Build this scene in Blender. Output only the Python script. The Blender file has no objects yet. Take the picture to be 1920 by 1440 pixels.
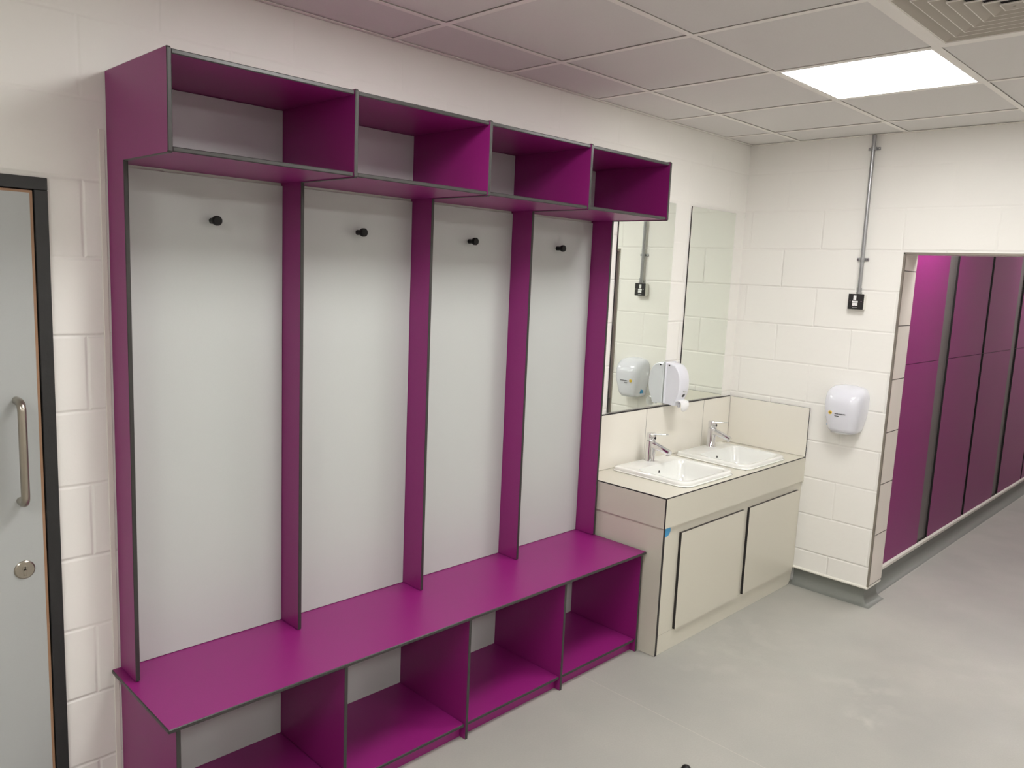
import bpy, bmesh, math, random
from mathutils import Vector, Matrix
random.seed(3)
scn = bpy.context.scene
C = scn.collection

# ------------------------------------------------------------------ camera
CAM = (-0.8379, -2.5147, 1.8135)
YAW, PIT, ROL, FPX = 0.7934, -0.1405, 0.0445, 1475.96
fw = Vector((math.sin(YAW)*math.cos(PIT), math.cos(YAW)*math.cos(PIT), math.sin(PIT)))
rt = fw.cross(Vector((0, 0, 1))).normalized()
up = rt.cross(fw)
r2 = rt*math.cos(ROL) + up*math.sin(ROL)
u2 = -rt*math.sin(ROL) + up*math.cos(ROL)
M = Matrix((( r2.x, u2.x, -fw.x), (r2.y, u2.y, -fw.y), (r2.z, u2.z, -fw.z))).to_4x4()
M.translation = Vector(CAM)
cam_data = bpy.data.cameras.new('camera')
cam_data.sensor_fit = 'HORIZONTAL'
cam_data.sensor_width = 36.0
cam_data.lens = 36.0*FPX/1920
cam_data.clip_start = 0.02
cam = bpy.data.objects.new('camera', cam_data)
cam.matrix_world = M
C.objects.link(cam)
scn.camera = cam

# ------------------------------------------------------------------ world, exposure, lamps
world = bpy.data.worlds.new('world')
scn.world = world
world.use_nodes = True
world.node_tree.nodes['Background'].inputs[0].default_value = (0.9, 0.95, 1.0, 1)
world.node_tree.nodes['Background'].inputs[1].default_value = 0.0
scn.view_settings.view_transform = 'Standard'
scn.view_settings.look = 'None'
scn.view_settings.gamma = 1.0
scn.view_settings.use_curve_mapping = False
scn.view_settings.exposure = 1.69
LAMP = 7.5                                       # radiance of the LED ceiling panels
LAMP_COL = (1.0, 0.985, 0.96)

H = 2.649                                        # ceiling height
T = 0.6                                          # ceiling module
TX, TY = 1.0013, -0.311                          # a grid crossing
# (i, j): tile from TX+i*T to +T, and TY-(j+1)*T to TY-j*T
LIGHTS = [(2, 1), (-1, 1), (-5, 2), (-4, 5), (-1, 5), (2, 5), (5, 1), (10, 1)]

# ------------------------------------------------------------------ materials
def srgb(r, g, b):
    f = lambda c: (c/255/12.92) if c/255 <= .04045 else ((c/255+.055)/1.055)**2.4
    return (f(r), f(g), f(b), 1)

def mat(name, col, rough=.5, metal=0., spec=.5, bump=None, coat=0., noise=None, emis=None):
    m = bpy.data.materials.new(name)
    m.use_nodes = True
    nt = m.node_tree
    b = nt.nodes['Principled BSDF']
    b.inputs['Base Color'].default_value = col
    b.inputs['Roughness'].default_value = rough
    b.inputs['Metallic'].default_value = metal
    b.inputs['Specular IOR Level'].default_value = spec
    b.inputs['Coat Weight'].default_value = coat
    b.inputs['Coat Roughness'].default_value = .08
    tc = nt.nodes.new('ShaderNodeTexCoord')
    if noise:                                    # (scale, amount): mottled base colour
        n = nt.nodes.new('ShaderNodeTexNoise')
        n.inputs['Scale'].default_value = noise[0]
        n.inputs['Detail'].default_value = 6
        nt.links.new(tc.outputs['Object'], n.inputs['Vector'])
        mx = nt.nodes.new('ShaderNodeMix'); mx.data_type = 'RGBA'
        k = noise[1]
        mx.inputs[6].default_value = (col[0]*(1-k), col[1]*(1-k), col[2]*(1-k), 1)
        mx.inputs[7].default_value = (min(1, col[0]*(1+k)), min(1, col[1]*(1+k)), min(1, col[2]*(1+k)), 1)
        nt.links.new(n.outputs['Fac'], mx.inputs[0])
        nt.links.new(mx.outputs[2], b.inputs['Base Color'])
    if bump:                                     # (scale, distance)
        n = nt.nodes.new('ShaderNodeTexNoise')
        n.inputs['Scale'].default_value = bump[0]
        n.inputs['Detail'].default_value = 4
        nt.links.new(tc.outputs['Object'], n.inputs['Vector'])
        bp = nt.nodes.new('ShaderNodeBump')
        bp.inputs['Distance'].default_value = bump[1]
        bp.inputs['Strength'].default_value = 1.0
        nt.links.new(n.outputs['Fac'], bp.inputs['Height'])
        nt.links.new(bp.outputs['Normal'], b.inputs['Normal'])
    if emis:
        b.inputs['Emission Color'].default_value = (*LAMP_COL, 1)
        b.inputs['Emission Strength'].default_value = emis
    return m

class NT:
    """tiny node-graph helper"""
    def __init__(s, m): s.t = m.node_tree; s.b = s.t.nodes['Principled BSDF']
    def n(s, k, **kw):
        x = s.t.nodes.new(k)
        for a, v in kw.items(): setattr(x, a, v)
        return x
    def l(s, a, b): s.t.links.new(a, b)
    def math(s, op, a, b=None, c=None, clamp=False):
        x = s.n('ShaderNodeMath', operation=op); x.use_clamp = clamp
        for i, v in enumerate((a, b, c)):
            if v is None: continue
            if isinstance(v, (int, float)): x.inputs[i].default_value = v
            else: s.l(v, x.inputs[i])
        return x.outputs[0]
    def ramp(s, v, a, b, c=0., d=1.):
        x = s.n('ShaderNodeMapRange'); x.clamp = True
        s.l(v, x.inputs[0])
        for i, k in enumerate((a, b, c, d)): x.inputs[i+1].default_value = k
        return x.outputs[0]
    def mix(s, f, a, b):
        x = s.n('ShaderNodeMix', data_type='RGBA')
        if isinstance(f, (int, float)): x.inputs[0].default_value = f
        else: s.l(f, x.inputs[0])
        for i, v in ((6, a), (7, b)):
            if isinstance(v, tuple): x.inputs[i].default_value = v
            else: s.l(v, x.inputs[i])
        return x.outputs[2]

def block_paint(name, axis, shift, col=srgb(240, 238, 233)):
    """painted blockwork: courses of 225 mm, blocks of 450 mm"""
    m = mat(name, col, rough=.5, spec=.35)
    g = NT(m)
    geo = g.n('ShaderNodeTexCoord')
    sp = g.n('ShaderNodeSeparateXYZ'); g.l(geo.outputs['Object'], sp.inputs[0])
    wob = g.n('ShaderNodeTexNoise'); wob.inputs['Scale'].default_value = 9
    g.l(geo.outputs['Object'], wob.inputs['Vector'])
    wv = g.math('MULTIPLY_ADD', wob.outputs['Fac'], .006, -.003)
    cb = g.n('ShaderNodeCombineXYZ')
    g.l(g.math('ADD', g.math('ADD', sp.outputs[axis], shift), wv), cb.inputs[0])
    g.l(g.math('ADD', sp.outputs[2], wv), cb.inputs[1])
    def brick(ms, sm):
        br = g.n('ShaderNodeTexBrick', offset=.5, offset_frequency=2)
        br.inputs['Scale'].default_value = 1
        br.inputs['Mortar Size'].default_value = ms
        br.inputs['Mortar Smooth'].default_value = sm
        br.inputs['Bias'].default_value = 0
        br.inputs['Brick Width'].default_value = .45
        br.inputs['Row Height'].default_value = .225
        br.inputs['Color1'].default_value = (0, 0, 0, 1)
        br.inputs['Color2'].default_value = (1, 1, 1, 1)
        g.l(cb.outputs[0], br.inputs['Vector'])
        return br
    br = brick(.0085, 1.0)
    var = g.n('ShaderNodeTexNoise'); var.inputs['Scale'].default_value = 2.3
    g.l(geo.outputs['Object'], var.inputs['Vector'])
    depth = g.ramp(var.outputs['Fac'], .35, .62, .35, 1.)
    n1 = g.n('ShaderNodeTexNoise'); n1.inputs['Scale'].default_value = 14; n1.inputs['Detail'].default_value = 6
    g.l(geo.outputs['Object'], n1.inputs['Vector'])
    n2 = g.n('ShaderNodeTexVoronoi'); n2.inputs['Scale'].default_value = 55
    g.l(geo.outputs['Object'], n2.inputs['Vector'])
    pit = g.ramp(n2.outputs['Distance'], .0, .22, 1., 0.)
    n3 = g.n('ShaderNodeTexNoise'); n3.inputs['Scale'].default_value = 4
    g.l(geo.outputs['Object'], n3.inputs['Vector'])
    pitm = g.math('MULTIPLY', pit, g.ramp(n3.outputs['Fac'], .55, .7, 0., .5))
    high = g.ramp(sp.outputs[2], 1.9, 2.3, 1., .38)              # joint relief flatter near the ceiling
    h = g.math('MULTIPLY_ADD', g.math('MULTIPLY', g.math('MULTIPLY', br.outputs['Fac'], depth), high), -1.0, g.math('MULTIPLY', n1.outputs['Fac'], .35))
    h = g.math('MULTIPLY_ADD', pitm, -.25, h)
    bp = g.n('ShaderNodeBump'); bp.inputs['Distance'].default_value = .0035; bp.inputs['Strength'].default_value = 1
    g.l(h, bp.inputs['Height']); g.l(bp.outputs['Normal'], g.b.inputs['Normal'])
    return m

def lam(name, col, rough=.42, spec=.5, nz=.06):
    return mat(name, col, rough=rough, spec=spec, noise=(220, nz), bump=(420, .00012))

PURPLE = lam('purple_laminate', (.262, .0125, .162, 1), rough=.40)
EDGE = mat('laminate_core_edge', srgb(54, 52, 51), rough=.32, spec=.5, noise=(40, .15))
GREYPAN = lam('grey_laminate', srgb(192, 196, 193), rough=.33, nz=.02)
VAN = lam('cream_grey_laminate', srgb(212, 208, 194), rough=.28, nz=.03)
SPLASH = mat('cream_gloss_panel', srgb(233, 229, 219), rough=.12, spec=.5, bump=(6, .0006))
BLACK = mat('black_core_edge', srgb(30, 26, 28), rough=.4)
WALLA = block_paint('painted_blockwork_long', 0, .075 + .225 + 4.5)
WALLB = block_paint('painted_blockwork_end', 1, .275 + .225 + 4.5)
PLAIN = mat('white_wall_paint', srgb(232, 228, 220), rough=.55, spec=.3, bump=(12, .0015))
TILE = mat('ceiling_tile', srgb(222, 219, 216), rough=.9, spec=.1, noise=(160, .03), bump=(300, .0002))
TBAR = mat('ceiling_bar_white', srgb(240, 236, 230), rough=.5)
VOID = mat('ceiling_void', srgb(60, 56, 54), rough=.95)
LED = mat('led_diffuser', (1, 1, 1, 1), rough=.4, emis=LAMP)
VENTM = mat('vent_powder_coat', srgb(176, 168, 156), rough=.45)
MIRROR = mat('mirror_silver', srgb(240, 245, 238), rough=.008, metal=1.)
CERAMIC = mat('white_ceramic', srgb(236, 237, 233), rough=.07, spec=.6, coat=.5)
CHROME = mat('chrome', srgb(225, 225, 228), rough=.06, metal=1.)
STEEL = mat('brushed_steel', srgb(170, 163, 152), rough=.28, metal=1., bump=(260, .0001))
GALV = mat('galvanised_steel', srgb(165, 166, 168), rough=.32, metal=.9, noise=(60, .12))
WPLASTIC = mat('white_plastic', srgb(226, 227, 236), rough=.16, spec=.5, coat=.4)
GPLASTIC = mat('pale_grey_plastic', srgb(196, 197, 197), rough=.35)
BPLASTIC = mat('black_plastic', srgb(15, 15, 15), rough=.45, spec=.3)
DPLATE = mat('dark_grey_plate', srgb(52, 51, 51), rough=.4, metal=.4)
DOORM = lam('grey_door_laminate', srgb(176, 179, 178), rough=.45, nz=.02)
WOOD = mat('hardwood_lipping', srgb(156, 120, 92), rough=.5, noise=(30, .15))
FRAMEM = mat('black_frame_paint', srgb(36, 36, 37), rough=.4, bump=(30, .002))
ALU = mat('aluminium_trim', srgb(150, 143, 133), rough=.4, metal=.6)
WTRIM = mat('white_cap_trim', srgb(236, 233, 224), rough=.35)
YELLOW = mat('yellow_badge', srgb(238, 200, 60), rough=.4)
DINK = mat('dark_ink', srgb(50, 48, 52), rough=.5)
BLUE = mat('blue_film', srgb(70, 160, 214), rough=.4, noise=(180, .25))
POSTG = mat('grey_backing_panel', srgb(112, 108, 106), rough=.4)
MIRBACK = mat('mirror_dark_edge', srgb(28, 30, 30), rough=.4)

# floor vinyl -----------------------------------------------------------
FLOOR = mat('grey_vinyl_floor', srgb(160, 160, 155), rough=.42, spec=.4)
g = NT(FLOOR)
tc = g.n('ShaderNodeTexCoord'); sp = g.n('ShaderNodeSeparateXYZ'); g.l(tc.outputs['Object'], sp.inputs[0])
def nz(scale, det=5):
    n = g.n('ShaderNodeTexNoise'); n.inputs['Scale'].default_value = scale; n.inputs['Detail'].default_value = det
    g.l(tc.outputs['Object'], n.inputs['Vector']); return n.outputs['Fac']
c0 = g.mix(g.ramp(nz(1.6), .35, .65), srgb(164, 163, 157), srgb(174, 172, 165))
c0 = g.mix(g.math('MULTIPLY', g.ramp(nz(160, 2), .3, .7), .22), c0, srgb(150, 149, 142))
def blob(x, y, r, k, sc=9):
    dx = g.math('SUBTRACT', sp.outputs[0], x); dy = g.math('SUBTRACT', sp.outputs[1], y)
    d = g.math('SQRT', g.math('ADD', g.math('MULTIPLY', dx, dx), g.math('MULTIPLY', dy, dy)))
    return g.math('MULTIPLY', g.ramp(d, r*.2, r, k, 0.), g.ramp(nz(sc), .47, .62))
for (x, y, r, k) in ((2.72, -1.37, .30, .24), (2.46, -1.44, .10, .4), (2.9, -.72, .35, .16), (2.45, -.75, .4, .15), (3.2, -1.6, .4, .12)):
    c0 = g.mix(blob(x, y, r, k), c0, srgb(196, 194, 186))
def weld(axis, pos, lo, hi):
    o = 1 - axis
    d = g.math('ABSOLUTE', g.math('SUBTRACT', sp.outputs[axis], pos))
    f = g.ramp(d, .0012, .0024, 1., 0.)
    f = g.math('MULTIPLY', f, g.math('GREATER_THAN', sp.outputs[o], lo))
    return g.math('MULTIPLY', g.math('MULTIPLY', f, g.math('LESS_THAN', sp.outputs[o], hi)), .6)
for a in ((0, 1.842, -5., -.2), (1, -.957, 3.78, 9.), (0, -.2, -3.6, -.1)):
    c0 = g.mix(weld(*a), c0, srgb(192, 188, 178))
spk = g.n('ShaderNodeTexVoronoi'); spk.inputs['Scale'].default_value = 7
g.l(tc.outputs['Object'], spk.inputs['Vector'])
c0 = g.mix(g.ramp(spk.outputs['Distance'], .012, .018, .6, 0.), c0, srgb(70, 68, 64))
g.l(c0, g.b.inputs['Base Color'])
g.l(g.ramp(nz(5), .3, .7, .36, .5), g.b.inputs['Roughness'])
bp = g.n('ShaderNodeBump'); bp.inputs['Distance'].default_value = .0003
g.l(nz(90, 3), bp.inputs['Height']); g.l(bp.outputs['Normal'], g.b.inputs['Normal'])
COVE_SHADED = mat('grey_vinyl_cove_shaded', srgb(124, 126, 121), rough=.42, spec=.4, noise=(160, .06))  # same vinyl as the floor, colour darkened to imitate shade below the wall

# reveal tiles: cream tiles 300 high with thin dark joints
REVT = mat('cream_reveal_tile', srgb(236, 229, 220), rough=.25)
g = NT(REVT)
tc = g.n('ShaderNodeTexCoord'); sp = g.n('ShaderNodeSeparateXYZ'); g.l(tc.outputs['Object'], sp.inputs[0])
fr = g.math('FRACT', g.math('DIVIDE', g.math('SUBTRACT', sp.outputs[2], .1165), .3))
edge = g.math('MINIMUM', fr, g.math('SUBTRACT', 1., fr))
g.l(g.mix(g.ramp(edge, .006, .010, 1., 0.), srgb(236, 229, 220), srgb(74, 66, 58)), g.b.inputs['Base Color'])

# ------------------------------------------------------------------ mesh helpers
def box(bm, x0, x1, y0, y1, z0, z1, mi=0, thin=None, mi_edge=1, bev=0., seg=1):
    if x0 > x1: x0, x1 = x1, x0
    if y0 > y1: y0, y1 = y1, y0
    if z0 > z1: z0, z1 = z1, z0
    b2 = bmesh.new()
    vs = [b2.verts.new((x, y, z)) for x in (x0, x1) for y in (y0, y1) for z in (z0, z1)]
    for q in ((0, 1, 3, 2), (4, 6, 7, 5), (0, 4, 5, 1), (2, 3, 7, 6), (0, 2, 6, 4), (1, 5, 7, 3)):
        b2.faces.new([vs[i] for i in q])
    if bev: bmesh.ops.bevel(b2, geom=list(b2.edges), offset=bev, segments=seg, affect='EDGES', profile=.5)
    b2.normal_update()
    bmesh.ops.recalc_face_normals(b2, faces=list(b2.faces))
    for f in b2.faces:
        f.material_index = mi
        if thin is not None and abs(f.normal[thin]) < .9: f.material_index = mi_edge
    merge(bm, b2)

def merge(bm, b2):
    me = bpy.data.meshes.new('tmp'); b2.to_mesh(me); b2.free()
    bm.from_mesh(me); bpy.data.meshes.remove(me)

def obj(name, bm, mats, parent=None, smooth=None, origin=None):
    """links a bmesh as one object; origin: world point that becomes the object's origin"""
    me = bpy.data.meshes.new(name)
    bmesh.ops.recalc_face_normals(bm, faces=list(bm.faces))
    base = Vector((0, 0, 0))
    if parent is not None: base = Vector(parent.get('_w', (0, 0, 0)))
    if origin is not None: base = Vector(origin)
    if base.length: bmesh.ops.translate(bm, verts=list(bm.verts), vec=-base)
    bm.to_mesh(me); bm.free()
    for m in (mats if isinstance(mats, (list, tuple)) else [mats]): me.materials.append(m)
    if smooth is not None:
        me.polygons.foreach_set('use_smooth', [True]*len(me.polygons))
        me.set_sharp_from_angle(angle=math.radians(smooth))
    o = bpy.data.objects.new(name, me); C.objects.link(o)
    if parent is not None:
        o.parent = parent
        o.location = base - Vector(parent.get('_w', (0, 0, 0)))
    else: o.location = base
    WPOS.append((o, base)); o['_w'] = tuple(base)
    return o
WPOS = []

def thing(name, label, cat, loc, group=None):
    o = bpy.data.objects.new(name, None); C.objects.link(o)
    o.empty_display_size = .05; o.location = loc; o['_w'] = tuple(loc)
    WPOS.append((o, loc))
    return tag(o, label, cat, group)

def tag(o, label, cat, group=None):
    o['label'] = label; o['category'] = cat
    if group: o['group'] = group
    return o

def struct(o, label=None):
    o['kind'] = 'structure'
    if label: o['label'] = label
    return o

def B(name, dims, mats, parent=None, **kw):
    bm = bmesh.new(); box(bm, *dims, **kw); return obj(name, bm, mats, parent)

def cyl(bm, p0, p1, r0, r1=None, n=24, mi=0, cap=True):
    r1 = r0 if r1 is None else r1
    p0, p1 = Vector(p0), Vector(p1); d = (p1-p0).normalized()
    a = d.orthogonal().normalized(); b = d.cross(a)
    v0 = [bm.verts.new(p0 + (a*math.cos(t)+b*math.sin(t))*r0) for t in [2*math.pi*i/n for i in range(n)]]
    v1 = [bm.verts.new(p1 + (a*math.cos(t)+b*math.sin(t))*r1) for t in [2*math.pi*i/n for i in range(n)]]
    for i in range(n):
        f = bm.faces.new((v0[i], v0[(i+1) % n], v1[(i+1) % n], v1[i])); f.material_index = mi
    if cap:
        bm.faces.new(v0).material_index = mi; bm.faces.new(v1).material_index = mi

def lathe(bm, p0, d, prof, n=32, mi=0):
    """prof: (radius, distance along d)"""
    p0 = Vector(p0); d = Vector(d).normalized(); a = d.orthogonal().normalized(); b = d.cross(a)
    rings = []
    for r, h in prof:
        rings.append([bm.verts.new(p0 + d*h + (a*math.cos(2*math.pi*i/n)+b*math.sin(2*math.pi*i/n))*max(r, 1e-5)) for i in range(n)])
    for q in range(len(rings)-1):
        for i in range(n):
            f = bm.faces.new((rings[q][i], rings[q][(i+1) % n], rings[q+1][(i+1) % n], rings[q+1][i])); f.material_index = mi
    bm.faces.new(rings[0]).material_index = mi; bm.faces.new(rings[-1]).material_index = mi

def tube(bm, pts, r, n=20, mi=0):
    pts = [Vector(p) for p in pts]; rings = []
    ref = None
    for i, p in enumerate(pts):
        t = (pts[min(i+1, len(pts)-1)] - pts[max(i-1, 0)]).normalized()
        if ref is None: ref = t.orthogonal().normalized()
        ref = (ref - t*ref.dot(t)).normalized(); b = t.cross(ref)
        rings.append([bm.verts.new(p + (ref*math.cos(2*math.pi*k/n)+b*math.sin(2*math.pi*k/n))*r) for k in range(n)])
    for q in range(len(rings)-1):
        for k in range(n):
            f = bm.faces.new((rings[q][k], rings[q][(k+1) % n], rings[q+1][(k+1) % n], rings[q+1][k])); f.material_index = mi
    bm.faces.new(rings[0]); bm.faces.new(rings[-1])

def loft(bm, rings, cap0=True, cap1=True, mi=0):
    vr = [[bm.verts.new(p) for p in r] for r in rings]
    n = len(vr[0])
    for q in range(len(vr)-1):
        for i in range(n):
            f = bm.faces.new((vr[q][i], vr[q][(i+1) % n], vr[q+1][(i+1) % n], vr[q+1][i])); f.material_index = mi
    if cap0: bm.faces.new(vr[0]).material_index = mi
    if cap1: bm.faces.new(vr[-1]).material_index = mi

def rrect(x0, x1, y0, y1, r, z, seg=8, rf=None):
    """rounded rectangle in plan; r: back corner radius (y1 side), rf: front radius (y0 side)"""
    rf = r if rf is None else rf
    out = []
    for cx, cy, rr, a0 in ((x1-r, y1-r, r, 0), (x0+r, y1-r, r, 90), (x0+rf, y0+rf, rf, 180), (x1-rf, y0+rf, rf, 270)):
        for i in range(seg+1):
            a = math.radians(a0 + 90*i/seg)
            out.append(Vector((cx+rr*math.cos(a), cy+rr*math.sin(a), z)))
    return out

def slab(bm, ua, va, rect, holes, lo, hi, ta, mi=0):
    """plate spanning axes ua, va over rect=(u0,u1,v0,v1) with rectangular holes, thickness lo..hi on axis ta"""
    us = sorted({rect[0], rect[1], *[h[0] for h in holes], *[h[1] for h in holes]})
    vs = sorted({rect[2], rect[3], *[h[2] for h in holes], *[h[3] for h in holes]})
    us = [u for u in us if rect[0] <= u <= rect[1]]; vs = [v for v in vs if rect[2] <= v <= rect[3]]
    def solid(i, j):
        if i < 0 or j < 0 or i >= len(us)-1 or j >= len(vs)-1: return False
        cu, cv = (us[i]+us[i+1])/2, (vs[j]+vs[j+1])/2
        return not any(h[0] < cu < h[1] and h[2] < cv < h[3] for h in holes)
    cache = {}
    def V(i, j, k):
        if (i, j, k) not in cache:
            p = [0, 0, 0]; p[ua] = us[i]; p[va] = vs[j]; p[ta] = (lo, hi)[k]
            cache[(i, j, k)] = bm.verts.new(p)
        return cache[(i, j, k)]
    for i in range(len(us)-1):
        for j in range(len(vs)-1):
            if not solid(i, j): continue
            for k in (0, 1):
                bm.faces.new((V(i, j, k), V(i+1, j, k), V(i+1, j+1, k), V(i, j+1, k))).material_index = mi
            for (di, dj, a, b) in ((-1, 0, (i, j), (i, j+1)), (1, 0, (i+1, j), (i+1, j+1)), (0, -1, (i, j), (i+1, j)), (0, 1, (i, j+1), (i+1, j+1))):
                if not solid(i+di, j+dj):
                    bm.faces.new((V(*a, 0), V(*b, 0), V(*b, 1), V(*a, 1))).material_index = mi

def sweep(bm, path, prof, mi=0):
    """profile (offset to the right-hand side, z) swept with mitres along a plan polyline"""
    n = len(path); dirs = [(Vector(path[i+1])-Vector(path[i])).normalized() for i in range(n-1)]
    rings = []
    for i in range(n):
        a = dirs[max(i-1, 0)]; b = dirs[min(i, n-2)]
        na = Vector((a.y, -a.x)); nb = Vector((b.y, -b.x)); m = (na+nb); m = m/(m.dot(na)) if m.length > 1e-6 else na
        rings.append([bm.verts.new((path[i][0]+m.x*o, path[i][1]+m.y*o, z)) for o, z in prof])
    k = len(prof)
    for i in range(n-1):
        for j in range(k):
            bm.faces.new((rings[i][j], rings[i][(j+1) % k], rings[i+1][(j+1) % k], rings[i+1][j])).material_index = mi
    bm.faces.new(rings[0]); bm.faces.new(rings[-1])

# ------------------------------------------------------------------ structure
XB = 3.72; XE = 8.6; XL = -3.3; YB = -5.0; YO = -.963; YO2 = -2.15; ZO = 2.016; YC = -.897
DX0, DX1, DZ = -1.135, -.167, 2.016
bm = bmesh.new(); box(bm, XL-.1, XE+.1, YB-.1, .2, -.1, 0)
struct(obj('floor', bm, FLOOR), 'grey speckled vinyl floor')

bm = bmesh.new(); slab(bm, 0, 2, (XL-.1, XB, 0, 2.75), [(DX0, DX1, -.01, DZ)], 0, .2, 1)
struct(obj('wall_back', bm, WALLA), 'white painted blockwork wall behind the coat unit')
bm = bmesh.new(); slab(bm, 1, 2, (YB, .2, .1, 2.75), [(YO2, YO, .05, ZO)], XB, XB+.2, 0)
slab(bm, 1, 2, (YO+.018, .2, -.002, .0995), [], XB+.018, XB+.2, 0)
slab(bm, 1, 2, (YB, YO2-.018, -.002, .0995), [], XB+.018, XB+.2, 0)
wb = struct(obj('wall_right', bm, WALLB), 'white painted blockwork end wall with doorless opening')
# reveal cladding and its edge trims
bm = bmesh.new(); slab(bm, 0, 2, (XB+.012, XB+.2, .116, ZO), [], YO-.008, YO, 1)
slab(bm, 0, 1, (XB+.012, XB+.2, YO2, YO-.008), [], ZO-.008, ZO, 2, mi=1)
obj('reveal_tiles', bm, [REVT, WTRIM], wb)
bm = bmesh.new(); box(bm, XB-.002, XB+.012, YO-.010, YO+.001, .112, ZO-.002, bev=.0012)
box(bm, XB-.002, XB+.012, YO2, YO+.001, ZO-.011, ZO, bev=.0012)
obj('edge_trim', bm, ALU, wb)
bm = bmesh.new(); slab(bm, 0, 2, (XB+.2, XE, 0, 2.75), [], YC+.013, YC+.2, 1)
struct(obj('wall_beyond', bm, POSTG), 'grey backing wall beyond the opening')
bm = bmesh.new(); box(bm, XE, XE+.1, YB, .2, 0, 2.75); struct(obj('wall_far', bm, PLAIN))
bm = bmesh.new(); box(bm, XL-.1, XL, YB, .2, 0, 2.75); struct(obj('wall_left', bm, PLAIN))
bm = bmesh.new(); box(bm, XL-.1, XE+.1, YB-.1, YB, 0, 2.75); struct(obj('wall_front', bm, PLAIN))

# coved vinyl skirting
cove = [(0, .1)] + [(.004, .1)] + [(.004 + .045*(1-math.cos(math.radians(a))), .045 - .045*math.sin(math.radians(a)) + .0) for a in range(0, 91, 10)][::1]
cove = [(0, .1), (.004, .1)] + [(.004 + .05*(1-math.cos(math.radians(a))), .05*(1-math.sin(math.radians(a)))+.0008) for a in range(0, 91, 9)] + [(0, .0008)]
pathB = [(XB, -.5225), (XB, YO-.004), (XB+.2, YO-.004), (XB+.2, YC), (XE, YC)]
pathB = [(XB, -.5225), (XB, YO), (XB+.2, YO)]
pathR = [(XB+.018, -.5225), (XB+.018, YO+.018), (XB+.2, YO+.018)]
# walking from +y to -y the room lies on the right-hand side when heading -y -> (-x)
bm = bmesh.new(); sweep(bm, pathR, cove); struct(obj('baseboard_right', bm, COVE_SHADED, smooth=40))
bm = bmesh.new(); sweep(bm, [(XB+.2, YC), (XE, YC)], cove); struct(obj('baseboard_beyond', bm, COVE_SHADED, smooth=40))
cap = [(-.017, .0985), (.006, .0985), (.008, .105), (.004, .112), (0, .113), (0, .1002), (-.017, .1002)]
bm = bmesh.new(); sweep(bm, pathB, cap); struct(obj('trim_1', bm, WTRIM))
cap2 = [(0, .1), (.010, .1), (.011, .118), (.004, .128), (0, .128)]
bm = bmesh.new(); sweep(bm, [(XB+.2, YC), (XE, YC)], cap2); struct(obj('trim_2', bm, WTRIM))
bm = bmesh.new(); sweep(bm, [(DX1, 0), (-.034, 0)], cove); struct(obj('baseboard_back', bm, COVE_SHADED, smooth=40))
# painted vertical joint strip between door and coat unit
bm = bmesh.new(); box(bm, -.027, -.012, -.003, .001, 0.1, 2.17, bev=.001); struct(obj('trim_3', bm, PLAIN))
# perimeter angle under the ceiling
bm = bmesh.new()
box(bm, XL, XB, -.02, -.0005, H-.002, H+.001); box(bm, XL, XB, -.0025, -.0005, H-.002, H+.02)
box(bm, XB-.02, XB-.0005, YB, 0, H-.002, H+.001)
struct(obj('trim_4', bm, TBAR))

# ceiling: tiles, white grid bars, void above
VENT = (1, 2)
bm = bmesh.new()
box(bm, XL-.1, XE+.1, YB-.1, .2, H+.06, H+.12, mi=1)
xs = [TX + i*T for i in range(-8, 14)]; ys = [TY - j*T for j in range(-1, 9)]
for i in range(-8, 13):
    for j in range(-1, 8):
        if (i, j) in LIGHTS or (i, j) == VENT: continue
        x0, x1 = max(TX+i*T, XL), min(TX+(i+1)*T, XE); y1, y0 = min(TY-j*T, 0), max(TY-(j+1)*T, YB)
        if x1-x0 < .05 or y1-y0 < .05: continue
        k = .0134; dz = random.uniform(-.0006, .0006)
        box(bm, x0+k, x1-k, y0+k, y1-k, H+.003+dz, H+.018, mi=0)
for x in xs:
    if XL < x < XE: box(bm, x-.012, x+.012, YB, 0, H, H+.0012, mi=2); box(bm, x-.003, x+.003, YB, 0, H+.001, H+.03, mi=2)
for y in ys:
    if YB < y < -.02: box(bm, XL, XE, y-.012, y+.012, H+.0001, H+.0012, mi=2); box(bm, XL, XE, y-.003, y+.003, H+.001, H+.03, mi=2)
struct(obj('ceiling', bm, [TILE, VOID, TBAR]), 'suspended grid ceiling of square tiles')

# ------------------------------------------------------------------ ceiling lights and vent
LBL = {(2, 1): 'glowing square light panel in the ceiling above the washbasins',
       (-1, 1): 'square light panel in the ceiling in front of the coat unit',
       (-5, 2): 'added unseen fill light panel in the ceiling left of the grey door',  # added fill lamp, brightens the door and the coat unit's left side
       (-4, 5): 'square light panel behind the camera, leftmost of three',
       (-1, 5): 'square light panel behind the camera, middle of three',
       (2, 5): 'square light panel behind the camera, rightmost of three',
       (5, 1): 'square light panel beyond the opening, nearer to it',
       (10, 1): 'square light panel beyond the opening, farther from it'}
for (i, j) in LIGHTS:
    x0, y1 = TX+i*T, TY-j*T; x1, y0 = x0+T, y1-T
    t = thing('ceiling_light', LBL[(i, j)], 'light', ((x0+x1)/2, (y0+y1)/2, H), 'square panel lights in the ceiling grid')
    bm = bmesh.new(); slab(bm, 0, 1, (x0+.0122, x1-.0122, y0+.0122, y1-.0122), [(x0+.022, x1-.022, y0+.022, y1-.022)], H+.0005, H+.03, 2)
    obj('frame', bm, TBAR, t)
    bm = bmesh.new(); box(bm, x0+.0225, x1-.0225, y0+.0225, y1-.0225, H+.0015, H+.012); obj('diffuser', bm, LED, t)
i, j = VENT
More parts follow.
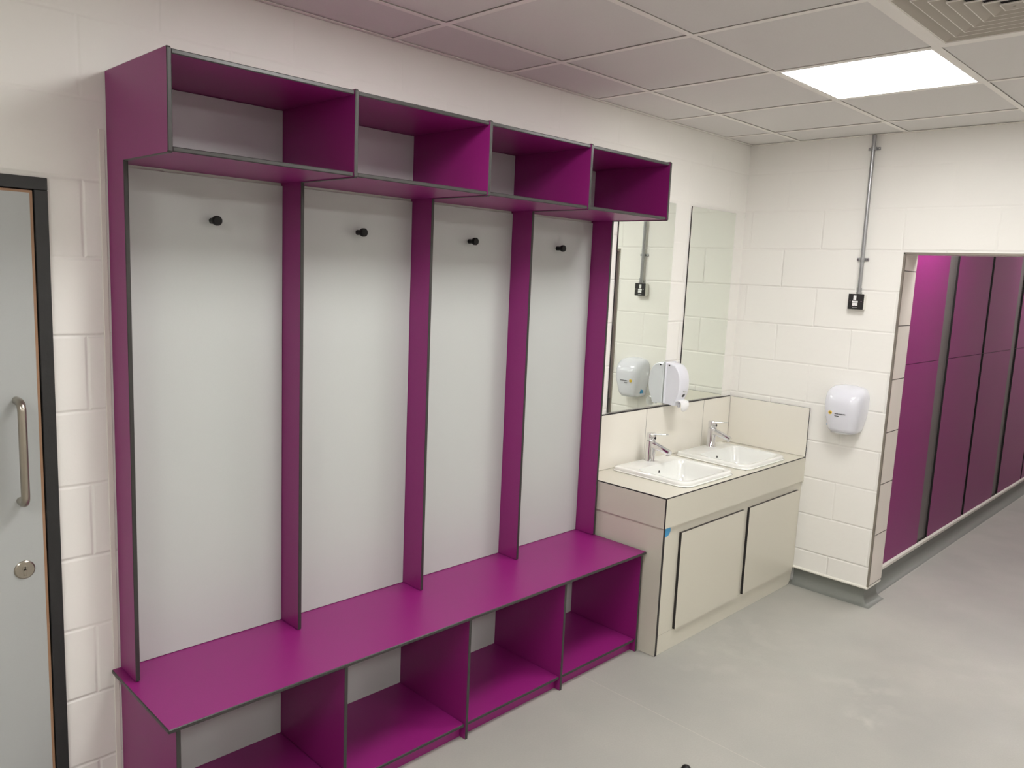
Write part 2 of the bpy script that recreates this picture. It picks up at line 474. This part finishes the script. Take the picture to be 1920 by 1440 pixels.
x0, y1 = TX+i*T, TY-j*T; x1, y0 = x0+T, y1-T; cx, cy = (x0+x1)/2, (y0+y1)/2
t = thing('ceiling_vent', 'square multi-ring louvred air vent in the ceiling beside the light panel', 'vent', (cx, cy, H))
bm = bmesh.new(); slab(bm, 0, 1, (x0+.0125, x1-.0125, y0+.0125, y1-.0125), [(x0+.038, x1-.038, y0+.038, y1-.038)], H-.002, H+.006, 2)
obj('frame', bm, TBAR, t)
bm = bmesh.new(); box(bm, x0+.03, x1-.03, y0+.03, y1-.03, H+.05, H+.056); obj('back_plate', bm, VOID, t)
def ringpts(h, z): return [Vector((cx-h, cy-h, z)), Vector((cx+h, cy-h, z)), Vector((cx+h, cy+h, z)), Vector((cx-h, cy+h, z))]
hs = [.262] + [.300-.0875-.0376*k+.006 for k in range(6)]
for k, h in enumerate(hs):
    bm = bmesh.new()
    a = h; b = h-.0345
    if k == 6: b = .004
    zb = H+.0005; hi = .013 if k < 6 else .001
    loft(bm, [ringpts(a, zb+.004), ringpts(a, zb), ringpts(a-.003, zb)], cap0=False, cap1=False, mi=1)
    loft(bm, [ringpts(a-.003, zb+.0002), ringpts(max(b, .003), zb+hi), ringpts(max(b, .003), zb+hi+.0012), ringpts(a, zb+.004)], cap0=False, cap1=(k == 6))
    obj('louvre_blade', bm, [VENTM, TBAR], t)

# ------------------------------------------------------------------ coat unit
P = .5567; TH = .013; DU = .132; DB = .441; DBEN = .4466; ZS = .5126; ZT = 2.3358; ZU = 2.0763; YD = -.431
unit = thing('coat_unit', 'tall purple open coat unit with grey backs, four bays and bench seat', 'coat rack', (2*P, -.2, 0))
for k in range(5):
    x = k*P
    # one board: slim upright widening into the deep side of the top box
    pts = [(-.0005, ZS), (-DU+.004, ZS), (-DU, ZS+.004), (-DU, ZU+.0), (-DB+.005, ZU), (-DB, ZU+.005), (-DB, ZT-.005), (-DB+.005, ZT), (-.0005, ZT)]
    pts[1] = (-DU+.006, ZS)
    b2 = bmesh.new(); c = .0022
    def ring(xx, ins):
        out = []; n = len(pts); sgn = 1
        for q in range(n):
            p0, p1, p2 = [Vector(pts[(q+s) % n]) for s in (-1, 0, 1)]
            d1 = (p1-p0).normalized(); d2 = (p2-p1).normalized()
            n1 = Vector((-d1.y, d1.x)); n2 = Vector((-d2.y, d2.x)); m = (n1+n2); m = m/(m.dot(n1))
            out.append(p1 + m*ins)
        return [Vector((xx, p.x, p.y)) for p in out]
    # inward is whichever side keeps the outline smaller
    area = sum(pts[q][0]*pts[(q+1) % len(pts)][1]-pts[(q+1) % len(pts)][0]*pts[q][1] for q in range(len(pts)))
    s = 1 if area > 0 else -1
    loft(b2, [ring(x-TH/2, s*c), ring(x-TH/2+c, 0), ring(x+TH/2-c, 0), ring(x+TH/2, s*c)])
    bmesh.ops.recalc_face_normals(b2, faces=list(b2.faces)); b2.normal_update()
    for f in b2.faces: f.material_index = 0 if abs(f.normal.x) > .95 else 1
    obj('upright_panel', b2, [PURPLE, EDGE], unit)
    B('bench_divider', (x-TH/2, x+TH/2, YD, -.0005, .0, ZS-TH), [PURPLE, EDGE], unit, thin=0, bev=.0015)
    if k == 4: break
    xa, xb = x+TH/2+.0005, x+P-TH/2-.0005
    B('box_top', (xa, xb, -DB+.005, -.0005, ZT-.004-TH, ZT-.004), [PURPLE, EDGE], unit, thin=2, bev=.0025)
    B('box_shelf', (xa, xb, -DB+.005, -.0005, ZU+.004, ZU+.004+TH), [PURPLE, EDGE], unit, thin=2, bev=.0025)
    B('back_panel', (xa+.001, xb-.001, -.013, -.001, ZU+.006+TH, ZT-.006-TH), [GREYPAN, EDGE], unit, thin=1)
    B('back_panel', (xa+.003, xb-.001, -.013, -.001, ZS+.002, ZU-.006), [GREYPAN, BLACK], unit, thin=1)
    B('back_panel', (xa+.001, xb-.001, -.013, -.001, .066, ZS-TH-.001), [GREYPAN, BLACK], unit, thin=1)
    B('shoe_shelf', (xa, xb, YD+.006, -.0005, .052, .052+TH), [PURPLE, EDGE], unit, thin=2, bev=.0025)
    B('plinth_board', (xa, xb, YD+.034, YD+.034+TH, .0, .0515), [PURPLE, EDGE], unit, thin=1)
    bm = bmesh.new()
    hx = x + .3 - .002*k + (.0 if k else 0)
    lathe(bm, (hx, -.0132, 1.935), (0, -1, 0), [(.0095, 0), (.0095, .026), (.0105, .030), (.0140, .031), (.0155, .033), (.0155, .043), (.0135, .046)])
    obj('coat_hook', bm, BPLASTIC, unit, smooth=35)
B('bench_seat', (-.034, 4*P+.0125, -DBEN, -.0005, ZS-TH, ZS-.0002), [PURPLE, EDGE], unit, thin=2, bev=.0025)

# ------------------------------------------------------------------ vanity
VX0, VX1 = 2.2415, XB-.001; VY = -.5333; VZ = .7967; FZ = .6469; CX = 2.2495; CYF = -.5227
B1 = (2.459, 2.956); B2 = (3.060, 3.556); BY0, BY1 = -.502, -.040
van = thing('vanity_unit', 'cream double washbasin cabinet with black edged panels in the corner', 'cabinet', (3.0, -.26, 0))
bm = bmesh.new()
holes = [(b[0]+.016, b[1]-.016, BY0+.016, BY1-.016) for b in (B1, B2)]
bm = bmesh.new(); slab(bm, 0, 1, (VX0, VX1, VY, -.0005), holes, VZ-.013, VZ, 2)
bmesh.ops.recalc_face_normals(bm, faces=list(bm.faces)); bm.normal_update()
for f in bm.faces: f.material_index = 0 if abs(f.normal.z) > .9 else 1
obj('worktop', bm, [VAN, BLACK], van)
# fascia boards stand just in front of the worktop edge, leaving a thin dark arris line
bm = bmesh.new()
box(bm, VX0+.0005, VX1, VY-.0012, VY+.010, FZ, VZ-.0065)
box(bm, VX0, VX0+.0045, VY-.0018, VY+.010, FZ, VZ-.0005, mi=1)
box(bm, VX0-.0012, VX0+.010, VY+.003, -.0005, FZ, VZ-.0065)
obj('fascia', bm, [VAN, BLACK], van)
bm = bmesh.new()
box(bm, CX, CX+.017, CYF-.002, -.0005, .001, FZ-.0005, thin=0)
obj('end_panel', bm, [VAN, BLACK], van)
bm = bmesh.new()
box(bm, CX+.0175, VX1, CYF, CYF+.013, .100, FZ-.0005)
obj('front_panel', bm, [VAN, BLACK], van)
# plinth with lower right corner rounded over the floor cove
bm = bmesh.new(); pl = [(CX+.0175, .099), (CX+.0175, .001), (VX1-.07, .001)] + [(VX1-.07+.045*math.sin(math.radians(a)), .001+.05*(1-math.cos(math.radians(a)))) for a in range(10, 91, 10)] + [(VX1-.012, .099)]
loft(bm, [[Vector((p[0], CYF, p[1])) for p in pl], [Vector((p[0], CYF+.013, p[1])) for p in pl]])
obj('plinth', bm, [VAN], van)
bm = bmesh.new(); box(bm, CX+.018, VX1-.013, CYF+.0005, CYF+.010, .0985, .1005); obj('plinth_joint', bm, BLACK, van)
for (a, b) in ((2.3923, 3.0081), (3.0651, 3.6625)):
    d = obj('door', (lambda q: (box(q, a, b, CYF-.0150, CYF-.001, .1041, .5989, thin=1), q)[1])(bmesh.new()), [VAN, BLACK], van)
bm = bmesh.new()
loft(bm, [[Vector((x, CYF-y, z)) for x, z in ((2.268, .642), (2.310, .640), (2.313, .625), (2.305, .612), (2.294, .602), (2.268, .598))] for y in (.0004, .0012)])
tag(obj('film_scrap', bm, BLUE, origin=(2.28, CYF, .62)), 'torn scrap of blue film under the fascia corner of the washbasin cabinet', 'sticker')

def slim(name, dims, parent, thin, mats=(SPLASH, BLACK)):
    return B(name, dims, list(mats), parent, thin=thin)
sp_ = thing('backsplash', 'glossy cream splash panels in three pieces under the mirrors', 'backsplash', (3.0, -.006, VZ))
for a, b in ((2.2455, 2.7895), (2.7915, 3.389), (3.391, XB-.0135)):
    slim('splash_panel', (a, b, -.0115, -.0005, VZ+.0015, 1.0921), sp_, 1)
B('seal_strip', (2.2455, XB-.013, -.0095, -.001, 1.0925, 1.0965), [BLACK], sp_)
tag(B('side_backsplash', (XB-.0115, XB-.0008, VY+.0, -.0125, VZ+.0015, 1.0921), [SPLASH, BLACK], None, thin=0),
    'cream splash panel on the end wall beside the right basin', 'backsplash')
bpy.data.objects['side_backsplash'].name = 'backsplash'

# ------------------------------------------------------------------ basins and taps
def make_basin(bx):
    x0, x1 = bx; cxm = (x0+x1)/2
    t = thing('washbasin', '', 'sink', (cxm, (BY0+BY1)/2, VZ))
    z = VZ; bm = bmesh.new(); rings = []
    R = lambda i, zz, r=.02, f=.07: rrect(x0+i, x1-i, BY0+i, BY1-i, max(r-i*.3, .008), zz, rf=max(f-i*.6, .02))
    rings += [R(.022, z-.012), R(.020, z+.0012), R(.006, z+.0009), R(.0015, z+.0010), R(0, z+.003), R(.0005, z+.0055), R(.004, z+.0065), R(.006, z+.0075), R(.006, z+.021), R(.009, z+.0245), R(.014, z+.0255)]
    def I(s, zz, back=0., r=.045):
        return rrect(x0+.044+s, x1-.044-s, BY0+.034+s, -.170-back-s*.3, r, zz, rf=r+.02)
    rings += [I(-.012, z+.0255), I(-.004, z+.0245), I(0, z+.018), I(.006, z-.002, .003), I(.016, z-.05, .012), I(.028, z-.085, .02), I(.05, z-.105, .03, .06), I(.10, z-.114, .05, .05)]
    loft(bm, rings, cap0=False, cap1=True)
    obj('bowl', bm, CERAMIC, t, smooth=50)
    bm = bmesh.new()
    yb = -.178; lathe(bm, (cxm-.005, yb+.0015, z-.018), (0, -1, .2), [(.0105, 0), (.0105, .0018), (.0090, .002), (.0090, .0005)])
    obj('overflow_ring', bm, CHROME, t)
    bm = bmesh.new(); lathe(bm, (cxm-.005, yb+.0015, z-.018), (0, -1, .2), [(.0088, .0), (.0088, .0024)]); obj('overflow_hole', bm, BLACK, t)
    bm = bmesh.new(); lathe(bm, (cxm, -.335, z-.1138), (0, 0, 1), [(.03, 0), (.03, .002), (.025, .004), (.01, .004)]); obj('waste', bm, CHROME, t, smooth=30)
    return t
def make_tap(cx):
    y = -.092; z = VZ+.0257
    t = thing('mixer_tap', '', 'tap', (cx, y, z))
    bm = bmesh.new()
    lathe(bm, (cx, y, z), (0, 0, 1), [(.029, 0), (.029, .003), (.0272, .006), (.0268, .108), (.026, .111), (.0235, .112)], n=40)
    obj('tap_body', bm, CHROME, t, smooth=35)
    # spout leaves the body and runs forward and down
    bm = bmesh.new(); rings = []
    for s, yy, zz, w, h in ((0, 0, .092, .021, .021), (.3, -.03, .088, .0205, .0185), (.7, -.078, .077, .0195, .0145), (.93, -.116, .067, .0185, .0125), (1, -.126, .064, .0165, .0095)):
        ring = []
        for q in range(20):
            a = 2*math.pi*q/20; ca, sa = math.cos(a), math.sin(a)
            e = lambda v: math.copysign(abs(v)**.6, v)
            ring.append(Vector((cx+w*e(ca), y+yy-.35*h*e(sa)*.4, z+zz+h*e(sa))))
        rings.append(ring)
    loft(bm, rings)
    obj('spout', bm, CHROME, t, smooth=40)
    bm = bmesh.new(); lathe(bm, (cx, y-.111, z+.059), (0, -.1, -1), [(.0105, 0), (.0105, .012), (.0085, .013)], n=20); obj('aerator', bm, CHROME, t, smooth=40)
    bm = bmesh.new()
    lathe(bm, (cx, y, z+.1145), (0, 0, 1), [(.0225, -.002), (.0245, .001), (.0262, .018), (.0262, .036), (.0235, .0405), (.012, .0415)], n=40)
    hd = obj('tap_handle', bm, CHROME, t, smooth=40)
    bm = bmesh.new(); rings = []
    for yy, zz, w, h in ((-.012, .150, .012, .005), (-.03, .152, .010, .004), (-.095, .161, .0085, .0035), (-.105, .1625, .0065, .0025)):
        rings.append([Vector((cx+w*math.cos(a), y+yy, z+zz+h*math.sin(a))) for a in [2*math.pi*q/14 for q in range(14)]])
    loft(bm, rings); obj('lever', bm, CHROME, hd, smooth=40)
    bm = bmesh.new(); lathe(bm, (cx, y-.026, z+.130), (0, -1, 0), [(.007, 0), (.007, .0015)], n=16); obj('temperature_mark', bm, BPLASTIC, hd)
    return t
def copy_tree(o, delta=None, parent=None):
    c = o.copy(); C.objects.link(c); c.parent = parent
    if delta is not None: c.location = Vector(o.location) + Vector(delta)
    for ch in list(o.children): copy_tree(ch, None, c)
    return c
b1 = make_basin(B1); t1 = make_tap(2.733)
b2_ = copy_tree(b1, (B2[0]-B1[0], 0, 0)); t2 = copy_tree(t1, (.64, 0, 0))
for o, l, g_ in ((b1, 'white ceramic washbasin set in the worktop, the one nearer the coat unit', 'inset washbasins'),
                 (b2_, 'white ceramic washbasin in the corner, beside the end wall splash panel', 'inset washbasins'),
                 (t1, 'chrome lever mixer tap on the washbasin nearer the coat unit', 'basin taps'),
                 (t2, 'chrome lever mixer tap on the washbasin in the corner', 'basin taps')):
    o['label'] = l; o['group'] = g_

# ------------------------------------------------------------------ mirrors
for (a, b, l) in ((2.4361, 2.940, 'tall frameless wall mirror nearest the coat unit, partly behind its top box'), (3.1059, 3.5934, 'tall frameless wall mirror nearest the room corner, right of the soap dispenser')):
    bm = bmesh.new(); box(bm, a, b, -.0085, -.0022, 1.1045, 2.2305); bm.normal_update()
    for f in bm.faces: f.material_index = 0 if f.normal.y < -.9 else 1
    o = obj('wall_mirror', bm, [MIRROR, MIRBACK], origin=((a+b)/2, -.0005, 1.1045))
    tag(o, l, 'mirror', 'wall mirrors over the washbasins')
    bm = bmesh.new(); box(bm, a+.02, b-.02, -.0022, -.0004, 1.12, 2.21); obj('mirror_backing', bm, MIRBACK, o)

# ------------------------------------------------------------------ soap dispenser
sx, sw = 2.990, .048
sd = thing('soap_dispenser', 'white wall mounted soap dispenser between the two mirrors', 'soap dispenser', (sx, 0, 1.23))
bm = bmesh.new(); box(bm, sx-sw-.004, sx+sw+.004, -.022, -.009, 1.112, 1.350, bev=.003); obj('back_plate', bm, WPLASTIC, sd)
prof = [(.020, 1.112), (.085, 1.108), (.094, 1.135), (.100, 1.150), (.112, 1.175), (.118, 1.21), (.118, 1.25), (.112, 1.285), (.098, 1.315), (.078, 1.336), (.05, 1.346), (.02, 1.348)]
bm = bmesh.new(); rings = []
for xx, k in ((-sw, .93), (-sw+.003, .965), (-sw+.012, .99), (0, 1.0), (sw-.012, .99), (sw-.003, .965), (sw, .93)):
    cyy, czz = .02, 1.228
    rings.append([Vector((sx+xx, -(cyy+(p-cyy)*k), czz+(q-czz)*(k if q > czz else 1))) for p, q in prof])
loft(bm, rings); obj('cover', bm, WPLASTIC, sd, smooth=28)
bm = bmesh.new(); rings = []
for yy, zz, w in ((-.060, 1.122, .030), (-.090, 1.134, .040), (-.108, 1.140, .043), (-.124, 1.133, .042), (-.129, 1.115, .041), (-.127, 1.100, .037), (-.123, 1.088, .028), (-.119, 1.082, .014)):
    rings.append([Vector((sx+w*math.cos(a), yy+.0045*math.sin(a), zz+.0045*math.sin(a)-.002)) for a in [2*math.pi*q/18 for q in range(18)]])
loft(bm, rings); obj('push_lever', bm, mat('bright_white_plastic', srgb(242, 242, 244), rough=.3), sd, smooth=50)['label'] = 'bright white tongue shaped push lever'
bm = bmesh.new(); lathe(bm, (sx, -.088, 1.096), (0, 0, 1), [(.006, 0), (.008, .004), (.010, .025)], n=16); obj('nozzle', bm, WPLASTIC, sd, smooth=40)
bm = bmesh.new(); lathe(bm, (sx+.008, -.1045, 1.1665), (0, -1, -.35), [(.0135, 0), (.0135, .0035), (.011, .0045)], n=20)
bmesh.ops.scale(bm, vec=(1, 1, .8), verts=list(bm.verts), space=Matrix.Translation((-(sx+.008), .1045, -1.1665)))
obj('droplet_mark', bm, DINK, sd)
bm = bmesh.new(); box(bm, sx-.008, sx+.026, -.1185, -.111, 1.188, 1.1925); obj('text_mark', bm, GPLASTIC, sd)
bm = bmesh.new(); lathe(bm, (sx-sw-.0005, -.038, 1.332), (-1, 0, 0), [(.005, 0), (.005, .0015)], n=14); obj('lock_hole', bm, BPLASTIC, sd)

# ------------------------------------------------------------------ hand dryer
hy0, z0, z1, dep = -.758, .998, 1.262, .140
hd = thing('hand_dryer', 'glossy white rounded hand dryer on the end wall beside the opening', 'hand dryer', (XB, hy0, 1.12))
bm = bmesh.new(); rings = []
def se(u, e): return math.copysign(abs(u)**e, u)
NS = 26
for k in range(NS+1):
    v = k/NS; z = z0 + (z1-z0)*v
    # half width and depth vary with height
    wd = .082 + .028*math.sin(min(1, v/.62)*math.pi/2)
    tp = 1.0 if v < .70 else max(0., 1-((v-.70)/.30)**2.6)**.42
    wd *= .35 + .65*tp if v < .999 else .30
    dp = dep*(.80 + .20*math.sin(min(1, v/.6)*math.pi/2))
    dp *= 1.0 if v < .60 else max(.0, 1-((v-.60)/.40)**2.3)**.55
    dp = max(dp, .012)
    if k == 0: wd *= .95; dp *= .94
    ring = []
    for q in range(29):
        a = math.pi*q/28
        ring.append(Vector((XB-.001-dp*se(math.sin(a), .52), hy0+wd*se(math.cos(a), .62), z)))
    rings.append(ring)
loft(bm, rings)
obj('cover', bm, WPLASTIC, hd, smooth=45)
bm = bmesh.new(); loft(bm, [[Vector((XB-.012-.096*se(math.sin(math.pi*q/20), .6), hy0+.068*se(math.cos(math.pi*q/20), .6), z)) for q in range(21)] for z in (z0-.008, z0+.002)])
obj('air_outlet', bm, GPLASTIC, hd)
bm = bmesh.new(); lathe(bm, (XB-.1315, hy0+.050, 1.108), (-1, .05, 0), [(.0105, 0), (.0105, .0055)], n=24); 
bd = obj('round_badge', bm, YELLOW, hd); bd['label'] = 'round yellow badge'
bm = bmesh.new(); box(bm, XB-.1382, XB-.1368, hy0+.0435, hy0+.0565, 1.106, 1.110); obj('badge_mark', bm, DINK, bd)
bm = bmesh.new()
for k, (a, b) in enumerate(((.024, .015), (.013, .004), (.002, -.006), (-.008, -.022), (-.024, -.036))):
    box(bm, XB-.1395, XB-.134, hy0+a, hy0+b, 1.1035, 1.1075)
for a, b in ((.024, .013), (.011, .000)): box(bm, XB-.1395, XB-.134, hy0+a, hy0+b, 1.0905, 1.0935)
obj('text_mark', bm, DINK, hd)
bm = bmesh.new(); box(bm, XB-.066, XB-.036, hy0+.0860, hy0+.0932, 1.020, 1.062); obj('blue_label', bm, BLUE, hd)['label'] = 'blue sticker on the basin side'

# ------------------------------------------------------------------ fused spur and conduit
sy, sz = -.748, 1.737
spur = thing('fused_switch', 'dark square fused switch on white box at the foot of the conduit', 'switch', (XB, sy, sz))
bm = bmesh.new(); box(bm, XB-.034, XB-.0005, sy-.0435, sy+.0435, sz-.0435, sz+.0435, bev=.003); obj('back_box', bm, mat('white_box_plastic', srgb(232, 231, 224), rough=.3), spur)
bm = bmesh.new(); box(bm, XB-.041, XB-.0345, sy-.043, sy+.043, sz-.043, sz+.043, bev=.002); obj('face_plate', bm, DPLATE, spur)
WR = mat('rocker_white', srgb(240, 240, 240), rough=.3)
bm = bmesh.new(); box(bm, XB-.046, XB-.0415, sy-.003, sy+.013, sz+.008, sz+.034, bev=.0015); obj('rocker', bm, WR, spur)['label'] = 'white rocker'
bm = bmesh.new(); box(bm, XB-.044, XB-.0415, sy-.013, sy+.019, sz-.006, sz+.004, bev=.001)
loft(bm, [[Vector((x, sy+a, sz+b)) for a, b in ((.016, -.007), (-.011, -.007), (-.012, -.022), (-.004, -.024), (.002, -.021), (.008, -.024), (.016, -.023))] for x in (XB-.045, XB-.0415)])
obj('fuse_carrier', bm, WR, spur)['label'] = 'white fuse carrier'
for yy in (.031, -.031):
    bm = bmesh.new(); lathe(bm, (XB-.0412, sy+yy, sz+.002), (-1, 0, 0), [(.003, 0), (.003, .001)], n=12); obj('screw', bm, CHROME, spur)
bm = bmesh.new(); box(bm, XB-.0415, XB-.0412, sy-.012, sy+.016, sz-.034, sz-.032); obj('text_mark', bm, GPLASTIC, spur)
cd = thing('conduit', 'galvanised steel conduit running from the ceiling to the fused switch', 'pipe', (XB, sy, 1.79))
ccx = XB-.022
bm = bmesh.new(); cyl(bm, (ccx, sy-.006, 1.800), (ccx, sy-.002, H-.0025), .0105, n=24); obj('pipe', bm, GALV, cd, smooth=40)
bm = bmesh.new(); lathe(bm, (ccx, sy-.006, 1.7815), (0, 0, 1), [(.0165, 0), (.0165, .008), (.0135, .009), (.0135, .032), (.0125, .033)], n=24); obj('socket', bm, GALV, cd, smooth=30)
for z in (2.574, 1.973):
    bm = bmesh.new()
    lathe(bm, (ccx, sy-.004, z-.008), (0, 0, 1), [(.0108, 0), (.0150, .0005), (.0150, .0155), (.0108, .016)], n=24)
    box(bm, XB-.0110, XB-.0005, sy-.036, sy+.029, z-.008, z+.008, bev=.002)
    sdl = obj('saddle', bm, GALV, cd, smooth=30)
    for yy in (.0245, -.0315):
        bm = bmesh.new(); cyl(bm, (XB-.0110, sy+yy, z), (XB-.0130, sy+yy, z), .0035, n=12)
        obj('screw', bm, CHROME, sdl)

# ------------------------------------------------------------------ panels beyond the opening
cols = [(3.921, 4.762), (4.962, 5.742), (5.800, 6.590), (6.770, 7.560), (7.60, 8.38)]
desc = ['widest purple panel, right behind the opening jamb', 'second purple wall panel beyond the opening, left of the narrow black gap',
        'third purple wall panel beyond the opening, right of the narrow black gap', 'purple wall panel at the right edge of the photo',
        'farthest purple wall panel beyond the opening, mostly outside the photo']
for (a, b), l in zip(cols, desc):
    t = thing('cladding_panel', l, 'wall panel', ((a+b)/2, YC, .13), 'purple panels beyond the opening')
    B('lower_board', (a, b, YC, YC+.0125, .129, 1.3695), [PURPLE, BLACK], t, thin=1)
    B('upper_board', (a, b, YC, YC+.0125, 1.3725, 2.64), [PURPLE, BLACK], t, thin=1)

# ------------------------------------------------------------------ door
door = bpy.data.objects.new('door_1', None); C.objects.link(door); door.location = (DX1, 0, 0); door['_w'] = (DX1, 0, 0)
struct(door, 'grey door with black frame and wooden lipping')
bm = bmesh.new(); fwd = .034
box(bm, DX1-fwd, DX1, -.012, .12, 0, DZ-.034, bev=.0015); box(bm, DX0, DX0+fwd, -.012, .12, 0, DZ-.034, bev=.0015); box(bm, DX0, DX1, -.012, .12, DZ-.034, DZ, bev=.0015)
obj('door_frame', bm, FRAMEM, door)
lx0, lx1, lz = DX0+fwd+.003, DX1-fwd-.003, DZ-.034-.003
bm = bmesh.new(); box(bm, lx0+.007, lx1-.007, -.006, .038, .008, lz-.007); leaf = obj('door_leaf', bm, DOORM, door)
bm = bmesh.new(); box(bm, lx1-.0068, lx1, -.006, .038, .008, lz); box(bm, lx0, lx0+.0068, -.006, .038, .008, lz); box(bm, lx0+.007, lx1-.007, -.006, .038, lz-.0068, lz)
obj('door_lipping', bm, WOOD, door)['label'] = 'thin wooden edge strip'
B('door_stop', (DX0+fwd, DX1-fwd, .042, .06, 0, DZ-.034), [FRAMEM], door)
hx = -.264; pts = []
pts += [(hx-.0, -.004, 1.398)]
for a in range(0, 91, 15): pts.append((hx, -.036-.024*math.sin(math.radians(a)), 1.374+.024*math.cos(math.radians(a))))
for a in range(0, 91, 15): pts.append((hx, -.036-.024*math.cos(math.radians(a)), 1.132-.024*math.sin(math.radians(a))))
pts += [(hx, -.004, 1.108)]
bm = bmesh.new(); tube(bm, pts, .0112); obj('door_handle', bm, STEEL, leaf, smooth=50)['label'] = 'brushed steel pull handle'
bm = bmesh.new(); lathe(bm, (-.262, -.006, .902), (0, -1, 0), [(.027, 0), (.0265, .003), (.0235, .0055), (.004, .006)], n=40)
esc = obj('keyhole_cover', bm, STEEL, leaf, smooth=30); esc['label'] = 'round brushed steel keyhole cover'
bm = bmesh.new(); lathe(bm, (-.262, -.0115, .908), (0, -1, 0), [(.0075, 0), (.0075, .0016), (.0065, .002)], n=20); box(bm, -.2662, -.2578, -.0135, -.0115, .885, .906, bev=.0008)
obj('key_cylinder', bm, STEEL, esc)
bm = bmesh.new(); box(bm, -.2632, -.2608, -.0145, -.0132, .903, .913); obj('key_slot', bm, BPLASTIC, esc)

# small black thing at the bottom edge of the photograph
bm = bmesh.new(); lathe(bm, (1.600, -1.118, 0), (0, 0, 1), [(.018, 0), (.018, .008), (.014, .016), (.006, .02)], n=24)
tag(obj('black_floor_object', bm, BPLASTIC, smooth=40, origin=(1.6, -1.118, 0)), 'small black rounded object on the floor at the bottom edge of the photo', 'object')

for o, _ in WPOS:
    if '_w' in o: del o['_w']
if '_w' in door: del door['_w']
for o in list(C.objects):
    if '_w' in o: del o['_w']
